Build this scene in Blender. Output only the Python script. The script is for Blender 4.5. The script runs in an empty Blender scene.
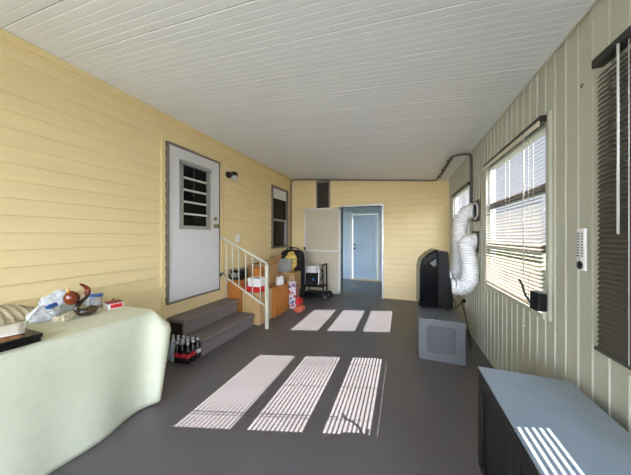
import bpy, bmesh, math, random
from mathutils import Vector, Matrix, noise
random.seed(7)
C = bpy.context.scene.collection
SC = bpy.context.scene
L, R, B = -2.63, 0.885, 5.345          # left wall, right wall, back wall
FRONT = -2.3
def ceil_z(x): return 2.80 + (2.485 - 2.80) * (x - L) / (R - L)

# ------------------------------------------------------------------ materials
def rgb(r, g, b):
    f = lambda c: (c/255/12.92) if c/255 <= .04045 else ((c/255+.055)/1.055)**2.4
    return (f(r), f(g), f(b))
MATS = {}
def mat(name, col, rough=.6, metal=0., var=.06, scale=12., bump=0., bscale=80., spec=.5, stretch=None, coat=0.):
    m = bpy.data.materials.new(name); m.use_nodes = True
    nt = m.node_tree; b = nt.nodes['Principled BSDF']
    b.inputs['Roughness'].default_value = rough
    b.inputs['Metallic'].default_value = metal
    b.inputs['Specular IOR Level'].default_value = spec
    b.inputs['Coat Weight'].default_value = coat
    tc = nt.nodes.new('ShaderNodeTexCoord')
    src = tc.outputs['Object']
    if stretch:
        mp = nt.nodes.new('ShaderNodeMapping'); mp.inputs['Scale'].default_value = stretch
        nt.links.new(src, mp.inputs['Vector']); src = mp.outputs['Vector']
    n = nt.nodes.new('ShaderNodeTexNoise'); n.inputs['Scale'].default_value = scale; n.inputs['Detail'].default_value = 4
    nt.links.new(src, n.inputs['Vector'])
    r = nt.nodes.new('ShaderNodeValToRGB')
    r.color_ramp.elements[0].position = .3; r.color_ramp.elements[1].position = .7
    r.color_ramp.elements[0].color = tuple(max(0, c*(1-var)) for c in col) + (1,)
    r.color_ramp.elements[1].color = tuple(min(1, c*(1+var)) for c in col) + (1,)
    nt.links.new(n.outputs['Fac'], r.inputs['Fac']); nt.links.new(r.outputs['Color'], b.inputs['Base Color'])
    if bump:
        n2 = nt.nodes.new('ShaderNodeTexNoise'); n2.inputs['Scale'].default_value = bscale; n2.inputs['Detail'].default_value = 3
        nt.links.new(tc.outputs['Object'], n2.inputs['Vector'])
        bp = nt.nodes.new('ShaderNodeBump'); bp.inputs['Strength'].default_value = bump; bp.inputs['Distance'].default_value = .01
        nt.links.new(n2.outputs['Fac'], bp.inputs['Height']); nt.links.new(bp.outputs['Normal'], b.inputs['Normal'])
    MATS[name] = m
    return m
def glass(name, tint=(1, 1, 1), refl=.05, rough=.02):
    m = bpy.data.materials.new(name); m.use_nodes = True
    nt = m.node_tree; nt.nodes.clear()
    o = nt.nodes.new('ShaderNodeOutputMaterial'); mx = nt.nodes.new('ShaderNodeMixShader')
    t = nt.nodes.new('ShaderNodeBsdfTransparent'); t.inputs['Color'].default_value = (*tint, 1)
    g = nt.nodes.new('ShaderNodeBsdfGlossy'); g.inputs['Roughness'].default_value = rough
    mx.inputs['Fac'].default_value = refl
    nt.links.new(t.outputs[0], mx.inputs[1]); nt.links.new(g.outputs[0], mx.inputs[2]); nt.links.new(mx.outputs[0], o.inputs[0])
    MATS[name] = m
    return m
def film(name, col, alpha=.55, rough=.3):
    m = mat(name, col, rough, var=.08, scale=25)
    m.node_tree.nodes['Principled BSDF'].inputs['Alpha'].default_value = alpha
    return m

siding = mat('siding_vinyl', rgb(243, 222, 170), .5, var=.03, scale=3, stretch=(1, .4, 6))
siding_b = mat('siding_vinyl_trim', rgb(240, 218, 164), .45, var=.03)
ceil_m = mat('ceiling_enamel', rgb(232, 235, 236), .5, var=.02, scale=2)
ceil_seam = mat('ceiling_seam_grey', rgb(120, 120, 118), .7)  # plain darker grey for the panel seams
rpanel = mat('ribbed_panel_paint', rgb(190, 191, 174), .4, var=.03, scale=3, stretch=(1, 1, .3))
floor_m = mat('floor_paint', rgb(98, 93, 93), .42, var=.10, scale=2.2, bump=.05, bscale=140)
step_m = mat('step_paint', rgb(122, 112, 108), .6, var=.08, scale=9, bump=.1, bscale=160)
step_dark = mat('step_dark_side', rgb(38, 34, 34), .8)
white_door = mat('door_white_paint', rgb(226, 227, 228), .4, var=.015)
door_blue_cast = mat('white_door_blue_daylight', rgb(186, 208, 226), .4, var=.015)  # white door with the blue daylight cast put into its base colour
alu = mat('aluminium_frame', rgb(176, 177, 176), .35, .6, var=.05)
alu_dark = mat('weathered_aluminium', rgb(138, 130, 118), .6, .3, var=.3, scale=60)
alu_white = mat('white_aluminium', rgb(224, 224, 220), .4, var=.03)
pane_m = glass('window_glass', (.97, .98, .98), .05)
pane_dark = mat('dark_room_glass', rgb(16, 17, 19), .15, var=.2, scale=2, spec=.15)
curtain_dark = mat('dark_curtain', rgb(48, 48, 47), .8)
slat_beige = mat('slat_beige', rgb(178, 165, 146), .45, var=.03)
slat_dark = mat('slat_bronze', rgb(74, 71, 62), .4, var=.06)
rail_dark = mat('headrail_dark', rgb(30, 29, 27), .4)
cream_rail = mat('cream_rail', rgb(226, 218, 198), .45)
cord_m = mat('blind_cord', rgb(190, 188, 178), .7)
wand_m = mat('clear_wand', rgb(206, 204, 198), .2)
leaf_panel = mat('door_leaf_panel', rgb(206, 196, 174), .5, var=.03)
black_m = mat('black_plastic', rgb(18, 18, 19), .4, var=.1, spec=.25)
gloss_black = mat('gloss_black_plastic', rgb(11, 12, 14), .22, var=.1, coat=.0, spec=.18)
rubber = mat('black_rubber', rgb(18, 18, 18), .8)
duct_m = mat('white_duct_plastic', rgb(232, 232, 232), .38, var=.02)
grey_box_m = mat('grey_cabinet_plastic', rgb(106, 109, 113), .45, var=.03, bump=.04)
grey_inset = mat('grey_inset_panel', rgb(92, 95, 99), .4, var=.04)
conduit_m = mat('conduit_grey', rgb(92, 93, 92), .5, .2)
plate_m = mat('brown_backplate', rgb(92, 84, 72), .6)
cab_black = mat('cabinet_black_wood', rgb(22, 21, 22), .45, var=.25, scale=4, stretch=(1, 14, 1))
cab_top = mat('cabinet_blue_grey_top', rgb(140, 153, 163), .32, var=.06, scale=6)
cloth_m = mat('mint_tablecloth', rgb(218, 220, 194), .85, var=.03, scale=20, bump=.12, bscale=300)
rail_paint = mat('rail_cream_paint', rgb(206, 204, 186), .4, var=.05)
carton_m = mat('brown_cardboard', rgb(176, 138, 90), .8, var=.06, scale=6)
carton_tan = mat('tan_cardboard', rgb(196, 162, 112), .8, var=.05, scale=6)
carton_or = mat('orange_cardboard', rgb(186, 118, 48), .75, var=.06, scale=6)
carton_flap = mat('pale_cardboard', rgb(214, 196, 160), .8, var=.05)
paper_m = mat('white_paper', rgb(238, 238, 238), .7, var=.02)
red_m = mat('red_print', rgb(206, 32, 40), .4, var=.08)
dark_red = mat('dark_red_print', rgb(140, 22, 34), .4)
bag_white = film('white_plastic_bag', rgb(224, 228, 232), .85, .35)
bag_tan = film('tan_clear_plastic', rgb(214, 200, 166), .6, .15)
blue_m = mat('blue_print', rgb(40, 92, 168), .4)
linen = mat('cream_linen', rgb(222, 210, 184), .85, var=.1, scale=30)
amber = mat('amber_glass', rgb(120, 44, 12), .08, var=.35, scale=18, coat=.8)
amber_tip = mat('yellow_glass', rgb(206, 146, 42), .15, coat=.5)
dark_glass = mat('dark_brown_glass', rgb(40, 16, 8), .08, var=.5, scale=24, coat=.8)
gold_wire = mat('bronze_wire', rgb(150, 112, 58), .3, .8)
clear_bin = film('clear_bin_plastic', rgb(196, 202, 204), .45, .15)
cola = mat('cola', rgb(20, 10, 8), .08, coat=.6)
bottle_clear = film('pale_water_plastic', rgb(196, 212, 222), .6, .08)
label_red = mat('red_label', rgb(196, 34, 44), .5, var=.25, scale=60)
label_grey = mat('grey_label', rgb(206, 210, 214), .5, var=.1, scale=60)
cap_m = mat('white_cap', rgb(216, 218, 220), .5)
ywbag = mat('yellow_bag_print', rgb(206, 180, 96), .5, var=.45, scale=22)
gift_m = mat('patterned_bag', rgb(214, 206, 214), .5, var=.1, scale=30)
orange_red = mat('orange_red_cloth', rgb(214, 112, 84), .8, var=.2, scale=30)
fabric_black = mat('black_fabric', rgb(26, 25, 25), .9, var=.3, scale=30, bump=.2)
picture_m = mat('brown_orange_picture', rgb(150, 84, 36), .35, var=.75, scale=9, stretch=(1, 3, 1))
brass = mat('aged_brass', rgb(140, 128, 96), .3, .8)
back_wall_white = mat('back_room_paint_blue_cast', rgb(198, 214, 226), .5, var=.03)  # blue cast of the daylight mixed into the wall colour
plank_m = mat('grey_plank_floor', rgb(128, 128, 126), .5, var=.3, scale=5, stretch=(9, .8, 1))
ground_m = mat('dull_grass_ground', rgb(84, 90, 62), .95, var=.2, scale=3)
slab_m = mat('pale_concrete', rgb(190, 188, 180), .9, var=.05, scale=1)
house_m = mat('house_siding', rgb(172, 158, 138), .7, var=.04)
roof_m = mat('house_roof_metal', rgb(190, 190, 188), .5)
louver_m = mat('vent_louver_metal', rgb(104, 98, 88), .5)
sash_dark = mat('sash_bar_dark', rgb(92, 92, 94), .5, .2)
riser_m = mat('riser_paint', rgb(132, 122, 121), .6, var=.06)
frost = film('frosted_glass', rgb(236, 236, 232), .8, .25)

# ------------------------------------------------------------------ mesh helpers
def box(bm, x0, x1, y0, y1, z0, z1, bev=0., M=None, mi=0):
    t = bmesh.new()
    bmesh.ops.create_cube(t, size=1)
    for v in t.verts:
        v.co = Vector((x0 + (v.co.x+.5)*(x1-x0), y0 + (v.co.y+.5)*(y1-y0), z0 + (v.co.z+.5)*(z1-z0)))
    if bev: bmesh.ops.bevel(t, geom=list(t.edges), offset=bev, segments=2, affect='EDGES', profile=.5)
    merge(bm, t, M, mi)
def merge(bm, t, M=None, mi=0):
    if M: bmesh.ops.transform(t, matrix=M, verts=t.verts)
    t.verts.ensure_lookup_table()
    mp = {v: bm.verts.new(v.co) for v in t.verts}
    for f in t.faces:
        try:
            nf = bm.faces.new([mp[v] for v in f.verts]); nf.material_index = mi; nf.smooth = f.smooth
        except ValueError: pass
    t.free()
def tube(bm, pts, r, seg=8, closed=False, mi=0, caps=True):
    pts = [Vector(p) for p in pts]; n = len(pts)
    rs = r if isinstance(r, (list, tuple)) else [r]*n
    rings = []; up = None
    for i, p in enumerate(pts):
        a = pts[(i-1) % n] if (closed or i) else p
        b = pts[(i+1) % n] if (closed or i < n-1) else p
        d = (b-a).normalized()
        if up is None:
            up = Vector((0, 0, 1)) if abs(d.z) < .9 else Vector((1, 0, 0))
        x = d.cross(up)
        if x.length < 1e-5: x = d.cross(Vector((0, 1, 0)))
        x.normalize(); y = x.cross(d).normalized(); up = y
        rings.append([bm.verts.new(p + (x*math.cos(2*math.pi*k/seg) + y*math.sin(2*math.pi*k/seg))*rs[i]) for k in range(seg)])
    m = n if closed else n-1
    for i in range(m):
        q, w = rings[i], rings[(i+1) % n]
        for k in range(seg):
            f = bm.faces.new([q[k], q[(k+1) % seg], w[(k+1) % seg], w[k]]); f.smooth = True; f.material_index = mi
    if caps and not closed:
        bm.faces.new(rings[0][::-1]).material_index = mi; bm.faces.new(rings[-1]).material_index = mi
def cyl(bm, a, b, r, seg=14, mi=0): tube(bm, [a, b], r, seg, mi=mi)
def lathe(bm, prof, c=(0, 0, 0), seg=18, M=None, mi=0):
    t = bmesh.new(); rings = []
    for r, z in prof:
        rings.append([t.verts.new((c[0]+r*math.cos(2*math.pi*k/seg), c[1]+r*math.sin(2*math.pi*k/seg), c[2]+z)) for k in range(seg)])
    for q, w in zip(rings, rings[1:]):
        for k in range(seg):
            f = t.faces.new([q[k], q[(k+1) % seg], w[(k+1) % seg], w[k]]); f.smooth = True
    t.faces.new(rings[0][::-1]); t.faces.new(rings[-1])
    merge(bm, t, M, mi)
def prism(bm, poly, axis, a, b, bev=0., M=None, mi=0):
    """extrude a 2-D polygon; axis 'y': poly=(x,z); 'x': poly=(y,z); 'z': poly=(x,y)"""
    t = bmesh.new()
    f3 = {'y': lambda p, q: (p[0], q, p[1]), 'x': lambda p, q: (q, p[0], p[1]), 'z': lambda p, q: (p[0], p[1], q)}[axis]
    A = [t.verts.new(f3(p, a)) for p in poly]; D = [t.verts.new(f3(p, b)) for p in poly]
    n = len(poly)
    t.faces.new(A); t.faces.new(D[::-1])
    for i in range(n): t.faces.new([A[i], A[(i+1) % n], D[(i+1) % n], D[i]])
    bmesh.ops.recalc_face_normals(t, faces=t.faces)
    if bev: bmesh.ops.bevel(t, geom=list(t.edges), offset=bev, segments=2, affect='EDGES', profile=.5)
    merge(bm, t, M, mi)
def blob(bm, c, s, amp=.2, freq=3., seed=0, sub=4, flat=None, mi=0):
    t = bmesh.new(); bmesh.ops.create_icosphere(t, subdivisions=sub, radius=1)
    for v in t.verts:
        d = v.co.normalized()
        k = 1 + amp*noise.noise(d*freq + Vector((seed*7.3, seed, 0))) + amp*.5*noise.noise(d*freq*2.7 + Vector((0, seed*3.1, 0))) - amp*.5*abs(noise.noise(d*freq*1.7+Vector((seed, 5, 1))))
        v.co = Vector((d.x*s[0]*k, d.y*s[1]*k, d.z*s[2]*k)) + Vector(c)
        if flat is not None and v.co.z < flat: v.co.z = flat + (v.co.z-flat)*.02
    for f in t.faces: f.smooth = True
    merge(bm, t, None, mi)
def spline(ctrl, n=8):
    P = [Vector(p) for p in ctrl]; out = []
    for i in range(len(P)-1):
        a = P[max(i-1, 0)]; b = P[i]; c = P[i+1]; d = P[min(i+2, len(P)-1)]
        for k in range(n):
            t = k/n
            out.append(.5*((2*b) + (c-a)*t + (2*a-5*b+4*c-d)*t*t + (3*b-a-3*c+d)*t**3))
    out.append(P[-1]); return out

def wloc(o):
    v = Vector((0, 0, 0))
    while o is not None: v += o.location; o = o.parent
    return v
def obj(name, bm, m, parent=None, origin=None):
    """link a bmesh given in world coordinates as one mesh object"""
    bmesh.ops.recalc_face_normals(bm, faces=bm.faces)
    vs = [v.co for v in bm.verts]
    lo = Vector([min(v[i] for v in vs) for i in range(3)]); hi = Vector([max(v[i] for v in vs) for i in range(3)])
    o0 = Vector(origin) if origin else Vector(((lo.x+hi.x)/2, (lo.y+hi.y)/2, lo.z))
    for v in bm.verts: v.co -= o0
    me = bpy.data.meshes.new(name); bm.to_mesh(me); bm.free()
    for mm in (m if isinstance(m, (list, tuple)) else [m]): me.materials.append(mm)
    o = bpy.data.objects.new(name, me); C.objects.link(o)
    o.location = o0 - (wloc(parent) if parent else Vector((0, 0, 0)))
    if parent: o.parent = parent
    return o
def tag(o, label, cat, group=None):
    o['label'] = label; o['category'] = cat
    if group: o['group'] = group
    return o
def thing(name, label, cat, loc, group=None):
    o = bpy.data.objects.new(name, None); o.empty_display_size = .1; C.objects.link(o); o.location = loc
    return tag(o, label, cat, group)
def struct(name, bm=None, m=None, loc=None):
    if bm is None:
        o = bpy.data.objects.new(name, None); C.objects.link(o); o.location = loc
    else: o = obj(name, bm, m)
    o['kind'] = 'structure'
    return o
def one(fn, *a, **k):
    bm = bmesh.new(); fn(bm, *a, **k); return bm
def BX(*a, **k): return one(box, *a, **k)

# ------------------------------------------------------------------ shell
def cells(u0, u1, zs, holes):
    """split each z course into rectangles outside the holes (u0,u1,z0,z1)"""
    us = sorted({u0, u1, *[h[0] for h in holes], *[h[1] for h in holes]})
    us = [u for u in us if u0 <= u <= u1]
    for za, zb in zs:
        for ua, ub in zip(us, us[1:]):
            segs = [(za, zb)]
            for h in holes:
                if h[0] < ub-1e-6 and h[1] > ua+1e-6:
                    ns = []
                    for s in segs:
                        if h[3] <= s[0] or h[2] >= s[1]: ns.append(s); continue
                        if s[0] < h[2]: ns.append((s[0], h[2]))
                        if s[1] > h[3]: ns.append((h[3], s[1]))
                    segs = ns
            for s in segs: yield ua, ub, za, zb, s[0], s[1]
def lap_wall(name, face, u0, u1, ztop, holes, P, m, course=.125, lap=.015, thick=.12):
    """lapped siding over a solid wall. P(u, offset, z) -> world; ztop(u)"""
    bm = bmesh.new()
    n = int(3.0/course)
    zs = [(i*course, (i+1)*course) for i in range(n)]
    for ua, ub, za, zb, s0, s1 in cells(u0, u1, zs, holes):
        if s0 > max(ztop(ua), ztop(ub)): continue
        o = lambda z: lap*(1-(z-za)/course)
        # rounded drop at the foot of every course
        stops = [s0] + [z for z in (za+.004,) if s0 < z < s1] + [s1]
        vs = []
        for z in stops:
            off = o(z) if z > za+1e-6 else lap*.82
            vs.append((bm.verts.new(P(ua, off, z)), bm.verts.new(P(ub, off, z))))
        for a, b in zip(vs, vs[1:]): bm.faces.new([a[0], a[1], b[1], b[0]])
        a = vs[0]; c0 = bm.verts.new(P(ua, -.001, s0)); c1 = bm.verts.new(P(ub, -.001, s0))
        bm.faces.new([c0, c1, a[1], a[0]])
    for ua, ub, za, zb, s0, s1 in cells(u0, u1, [(0, 3.0)], holes):
        t = bmesh.new(); bmesh.ops.create_cube(t, size=1)
        for v in t.verts:
            v.co = Vector(P(ua + (v.co.x+.5)*(ub-ua), -.002 - (v.co.y+.5)*thick, s0 + (v.co.z+.5)*(s1-s0)))
        merge(bm, t)
    o = obj(name, bm, m); o['kind'] = 'structure'
    return o

floor = struct('floor', BX(L-.15, R+.1, FRONT-.1, B+.02, -.1, 0), floor_m)
DOOR = (2.015, 2.865, .548, 2.47)
LWIN = (4.40, 5.15, 1.09, 2.46)
lap_wall('wall_left', 'x', FRONT, B, lambda u: 2.80, [DOOR, LWIN], lambda u, o, z: (L+o-.008, u, z), siding)
DW = (-1.322, -.412, 0.0, 2.03)
lap_wall('wall_back', 'y', L, R, ceil_z, [DW], lambda u, o, z: (u, B-o+.008, z), siding)

# right wall: vertical ribbed aluminium panels
W1 = (3.76, 4.86, .85, 2.11); W2 = (1.935, 3.085, .85, 2.11); W3 = (.20, 1.325, .83, 2.13); W4 = (-2.1, -.25, .6, 2.25)
RH = [W1, W2, W3, W4]
bm = bmesh.new()
for ua, ub, za, zb, s0, s1 in cells(FRONT, B, [(0, 2.60)], RH):
    box(bm, R+.012, R+.07, ua, ub, s0, s1)
    k0 = math.floor((ua-1.465)/.1012) - 1
    edges = []
    for k in range(k0, k0+200):
        yc = 1.465 + .1012*k
        prof = [(yc-.013, 0), (yc-.011, -.006), (yc-.006, -.006), (yc-.004, .005), (yc+.003, .005), (yc+.008, 0)]
        if yc > ub+.02: break
        for p in prof: edges.append(p)
    pts = [(ua, 0)] + [(y, d) for y, d in edges if ua < y < ub] + [(ub, 0)]
    prev = None
    for y, d in pts:
        v = (bm.verts.new((R-d, y, s0)), bm.verts.new((R-d, y, s1)))
        if prev: bm.faces.new([prev[0], v[0], v[1], prev[1]])
        prev = v
struct('wall_right', bm, rpanel)
# front wall behind the camera with a wide screened window
FW = (-2.5, .75, .25, 2.35)
bm = bmesh.new()
for ua, ub, za, zb, s0, s1 in cells(L, R, [(0, 2.9)], [FW]): box(bm, ua, ub, FRONT-.1, FRONT, s0, s1)
struct('wall_front', bm, rpanel)

# ceiling: pan-roof panels with grooves running across
bm = bmesh.new()
y = FRONT-.05; pitch = .303/6; i = round((y-1.387)/pitch)
prev = None
x0, x1 = L-.02, R+.14
def cv(y, d): return (bm.verts.new((x0, y, ceil_z(x0)+d)), bm.verts.new((x1, y, ceil_z(x1)+d)))
rows = []
while 1.387 + i*pitch < B+.1:
    yc = 1.387 + i*pitch
    seam = i % 6 == 0
    w = .0032 if seam else .0028; d = .004 if seam else .0013
    rows += [(yc-w-.002, 0, 0), (yc-w*.5, d, 1 if seam else 0), (yc+w*.5, d, 1 if seam else 0), (yc+w+.002, 0, 0)]
    i += 1
for y, d, s in rows:
    v = cv(y, d)
    if prev:
        f = bm.faces.new([prev[0][0], prev[0][1], v[1], v[0]]); f.material_index = 1 if (s and prev[1]) else 0
    prev = (v, s)
t = bmesh.new(); bmesh.ops.create_cube(t, size=1)
for v in t.verts:
    X = x0 + (v.co.x+.5)*(x1-x0)
    v.co = Vector((X, FRONT-.1 + (v.co.y+.5)*(B+.1-FRONT+.1), ceil_z(X)+.014 + (v.co.z+.5)*.09))
merge(bm, t)
struct('ceiling', bm, [ceil_m, ceil_seam])
# trims
struct('trim_1', BX(L+.001, L+.022, FRONT, B, 2.745, 2.797, bev=.004), siding_b)
bm = bmesh.new(); box(bm, R-.012, R-.006, FRONT, B-.02, 2.474, 2.487)
struct('trim_2', bm, rpanel)
bm = bmesh.new()
box(bm, DW[0]-.035, DW[0], B-.035, B+.12, 0, DW[3]+.035); box(bm, DW[1], DW[1]+.035, B-.035, B+.12, 0, DW[3]+.035)
box(bm, DW[0], DW[1], B-.035, B+.12, DW[3], DW[3]+.035)
struct('trim_3', bm, alu)
struct('trim_4', BX(DW[0], DW[1], B-.03, B+.12, 0, .014, bev=.004), alu_dark)
bm = bmesh.new()
for y0 in (DOOR[0]-.075,):
    box(bm, L+.004, L+.016, y0, y0+.045, DOOR[2]-.06, DOOR[3]+.07)
box(bm, L+.004, L+.016, DOOR[1]+.045, DOOR[1]+.075, DOOR[2]-.06, DOOR[3]+.07)
struct('trim_5', bm, siding_b)

# ------------------------------------------------------------------ room behind
RY0, RY1 = B+.12, 7.4
struct('floor_back_room', BX(-2.9, R+.1, B+.02, RY1+.1, -.1, -.012), plank_m)
DF = (-1.475, -.705, -.01, 2.04)
bm = bmesh.new()
for ua, ub, za, zb, s0, s1 in cells(-2.8, R, [(-.02, 2.5)], [DF]): box(bm, ua, ub, RY1, RY1+.1, s0, s1)
for k in range(12):
    x = -2.75 + k*.3
    if DF[0]-.1 < x < DF[1]+.1: continue
    box(bm, x-.006, x+.006, RY1-.008, RY1, 0, 2.3)
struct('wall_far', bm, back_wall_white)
BW = (5.6, 7.3, .5, 2.2)
bm = bmesh.new()
for ua, ub, za, zb, s0, s1 in cells(RY0, RY1, [(-.02, 2.5)], [BW]): box(bm, -2.9, -2.8, ua, ub, s0, s1)
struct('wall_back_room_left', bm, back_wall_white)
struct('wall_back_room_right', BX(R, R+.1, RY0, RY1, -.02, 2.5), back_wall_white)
bm = BX(-2.9, R+.1, B+.1, RY1+.1, 2.34, 2.44)
box(bm, -2.8, R, 6.45, 6.53, 2.24, 2.34)
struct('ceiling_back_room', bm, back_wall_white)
def sash_window(name, P, u0, u1, z0, z1, splits, fm, bar=.045, depth=.05, gm=None):
    """P maps (u, depth, z) to world; frame, bars and one pane per sash"""
    w = struct(name, loc=P((u0+u1)/2, 0, z0))
    def pb(bm, ua, ub, da, db, za, zb):
        a = P(ua, da, za); b = P(ub, db, zb)
        box(bm, min(a[0], b[0]), max(a[0], b[0]), min(a[1], b[1]), max(a[1], b[1]), za, zb)
    bm = bmesh.new()
    pb(bm, u0, u0+bar, 0, depth, z0, z1); pb(bm, u1-bar, u1, 0, depth, z0, z1)
    pb(bm, u0+bar, u1-bar, 0, depth, z0, z0+bar); pb(bm, u0+bar, u1-bar, 0, depth, z1-bar, z1)
    obj('window_frame', bm, fm, w)
    zz = [z0+bar] + list(splits) + [z1-bar]
    for s in splits: obj('sash_bar', one(pb, u0+bar, u1-bar, 0, depth, s-.028, s+.028), sash_dark, w)
    for a, b in zip(zz, zz[1:]):
        a2 = a + (.028 if a in splits else 0); b2 = b - (.028 if b in splits else 0)
        q = [P(u0+bar, depth*.5, a2), P(u1-bar, depth*.5, a2), P(u1-bar, depth*.5, b2), P(u0+bar, depth*.5, b2)]
        bm = bmesh.new(); bm.faces.new([bm.verts.new(p) for p in q])
        obj('pane', bm, gm or pane_m, w)
    return w
RP = lambda u, d, z: (R+.015+d, u, z)
sash_window('window_1', RP, *W1, (1.265, 1.68), alu)
sash_window('window_2', RP, *W2, (1.265, 1.68), alu, bar=.03)
sash_window('window_3', RP, *W3, (1.265, 1.68), alu, bar=.022)
sash_window('window_4', RP, *W4, (1.265, 1.68), alu)
sash_window('window_5', lambda u, d, z: (u, FRONT-d, z), *FW, (.95, 1.65), alu)
sash_window('window_6', lambda u, d, z: (-2.83-d, u, z), *BW, (1.45,), alu_white)
# window casings standing proud of the ribbed panel
def casing(n, w):
    bm = bmesh.new()
    y0, y1, z0, z1 = w
    box(bm, R-.016, R+.02, y0-.035, y0, z0-.035, z1+.035); box(bm, R-.016, R+.02, y1, y1+.035, z0-.035, z1+.035)
    box(bm, R-.016, R+.02, y0, y1, z1, z1+.035); box(bm, R-.03, R+.02, y0, y1, z0-.035, z0)
    struct('trim_%d' % n, bm, rpanel)
casing(6, W1); casing(7, W2); casing(8, W3); casing(9, W4)

# far white six-panel door
d3 = struct('door_3', loc=(-1.09, RY1, 0))
bm = bmesh.new()
a, b = DF[0]+.015, DF[1]-.015
box(bm, a, b, RY1-.01, RY1+.03, .03, 2.02)
obj('door_slab', bm, door_blue_cast, d3)
pan = [(1.62, 1.90), (.98, 1.52), (.20, .86)]
for z0, z1 in pan:
    for x0_, x1_ in ((a+.11, (a+b)/2-.05), ((a+b)/2+.05, b-.11)):
        bm = bmesh.new()
        for xa, xb, za, zb in ((x0_, x0_+.02, z0, z1), (x1_-.02, x1_, z0, z1), (x0_, x1_, z0, z0+.02), (x0_, x1_, z1-.02, z1)):
            box(bm, xa, xb, RY1-.026, RY1-.009, za, zb, bev=.003)
        box(bm, x0_+.045, x1_-.045, RY1-.017, RY1-.009, z0+.045, z1-.045, bev=.004)
        obj('door_panel', bm, door_blue_cast, d3)
for z in (.98, 1.10):
    bm = bmesh.new()
    M = Matrix.Translation((a+.06, RY1-.01, z)) @ Matrix.Rotation(math.pi/2, 4, 'X')
    lathe(bm, [(.03, 0), (.03, .008), (.012, .012), (.012, .03), (.028, .04), (.028, .055), (.018, .065)] if z < 1 else [(.028, 0), (.028, .012), (.016, .02)], M=M)
    obj('door_knob' if z < 1 else 'deadbolt', bm, rail_dark, d3)
for z in (.25, 1.02, 1.8):
    obj('hinge', BX(b-.004, b+.012, RY1-.02, RY1-.008, z-.05, z+.05), alu, d3)
bm = bmesh.new()
box(bm, DF[0]-.075, DF[0], RY1-.025, RY1, 0, 2.11); box(bm, DF[1], DF[1]+.075, RY1-.025, RY1, 0, 2.11); box(bm, DF[0], DF[1], RY1-.025, RY1, 2.04, 2.11)
struct('trim_10', bm, white_door)
struct('trim_11', BX(DF[0]-.075, DF[1]+.075, RY1-.10, RY1, -.01, .03), carton_flap)
tag(obj('wall_hook', one(tube, spline([(-1.86, RY1-.002, 1.52), (-1.86, RY1-.05, 1.50), (-1.86, RY1-.055, 1.40), (-1.86, RY1-.02, 1.36)], 5), .012), rail_dark),
    'small dark hook on the pale wall beside the far panelled door', 'hook')

# open leaf of the doorway, folded back against the siding
d2 = struct('door_2', loc=(-1.8, 5.28, 0))
lx0, lx1, ly = -2.235, -1.335, 5.275
bm = bmesh.new(); box(bm, lx0+.03, lx1-.03, ly-.004, ly+.012, .05, 1.99)
obj('leaf_panel', bm, leaf_panel, d2)
bm = bmesh.new()
box(bm, lx0, lx0+.045, ly-.014, ly+.018, .02, 2.025, bev=.003); box(bm, lx1-.045, lx1, ly-.014, ly+.018, .02, 2.025, bev=.003)
box(bm, lx0, lx1, ly-.014, ly+.018, 1.98, 2.025, bev=.003); box(bm, lx0, lx1, ly-.014, ly+.018, .02, .075, bev=.003); box(bm, lx0, lx1, ly-.016, ly+.018, .985, 1.03, bev=.003)
obj('leaf_frame', bm, alu_white, d2)
bm = bmesh.new(); box(bm, lx0+.008, lx0+.04, ly-.035, ly-.012, 1.03, 1.10, bev=.004); cyl(bm, (lx0+.024, ly-.03, 1.065), (lx0+.024, ly-.065, 1.065), .012)
obj('door_handle', bm, rail_dark, d2)
for z in (.3, 1.0, 1.75):
    obj('hinge', BX(lx1-.002, lx1+.015, ly-.012, B-.02, z-.06, z+.06), alu, d2)

# house door with jalousie
d1 = struct('door_1', loc=(L, 2.44, DOOR[2]))
y0, y1, z0, z1 = DOOR
JY0, JY1, JZ0, JZ1 = 2.19, 2.65, 1.47, 2.285
bm = bmesh.new()
for ua, ub, za, zb, s0, s1 in cells(y0+.012, y1-.012, [(z0+.012, z1-.012)], [(JY0, JY1, JZ0, JZ1)]): box(bm, L-.03, L+.012, ua, ub, s0, s1)
obj('door_slab', bm, white_door, d1)
bm = bmesh.new()
box(bm, L-.04, L+.026, y0-.014, y0+.013, z0-.012, z1+.012); box(bm, L-.04, L+.016, y1-.004, y1+.008, z0-.012, z1+.012)
box(bm, L-.04, L+.026, y0, y1, z1-.012, z1+.012); box(bm, L-.04, L+.03, y0, y1, z0-.012, z0+.008)
obj('door_frame', bm, alu_dark, d1)
bm = bmesh.new()
f = .035
box(bm, L, L+.024, JY0-.02, JY0+f, JZ0-.02, JZ1+.02); box(bm, L, L+.024, JY1-f, JY1+.02, JZ0-.02, JZ1+.02)
box(bm, L, L+.03, JY0-.02, JY1+.02, JZ0-.025, JZ0+.02); box(bm, L, L+.05, JY0-.02, JY1+.02, JZ1-.02, JZ1+.03)
obj('jalousie_frame', bm, alu, d1)
hh = (JZ1-JZ0-.04)/5
for k in range(5):
    za = JZ0+.02+k*hh
    obj('pane', BX(L-.02, L-.012, JY0+f, JY1-f, za+.008, za+hh-.008), pane_dark, d1)
    if k: obj('louver_bar', BX(L-.015, L+.016, JY0+f, JY1-f, za-.011, za+.011), alu_white, d1)
bm = bmesh.new(); box(bm, L-.011, L-.008, 2.40, 2.425, JZ0+.42, JZ1-.02)
obj('inner_mullion', bm, curtain_dark, d1)
for z, prof, nm in ((1.505, [(.032, 0), (.032, .008), (.014, .014), (.014, .035), (.03, .045), (.032, .06), (.02, .072)], 'door_knob'), (1.612, [(.028, 0), (.028, .016), (.018, .022)], 'deadbolt')):
    bm = bmesh.new(); lathe(bm, prof, M=Matrix.Translation((L+.012, 2.775, z)) @ Matrix.Rotation(math.pi/2, 4, 'Y'))
    obj(nm, bm, brass, d1)

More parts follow.
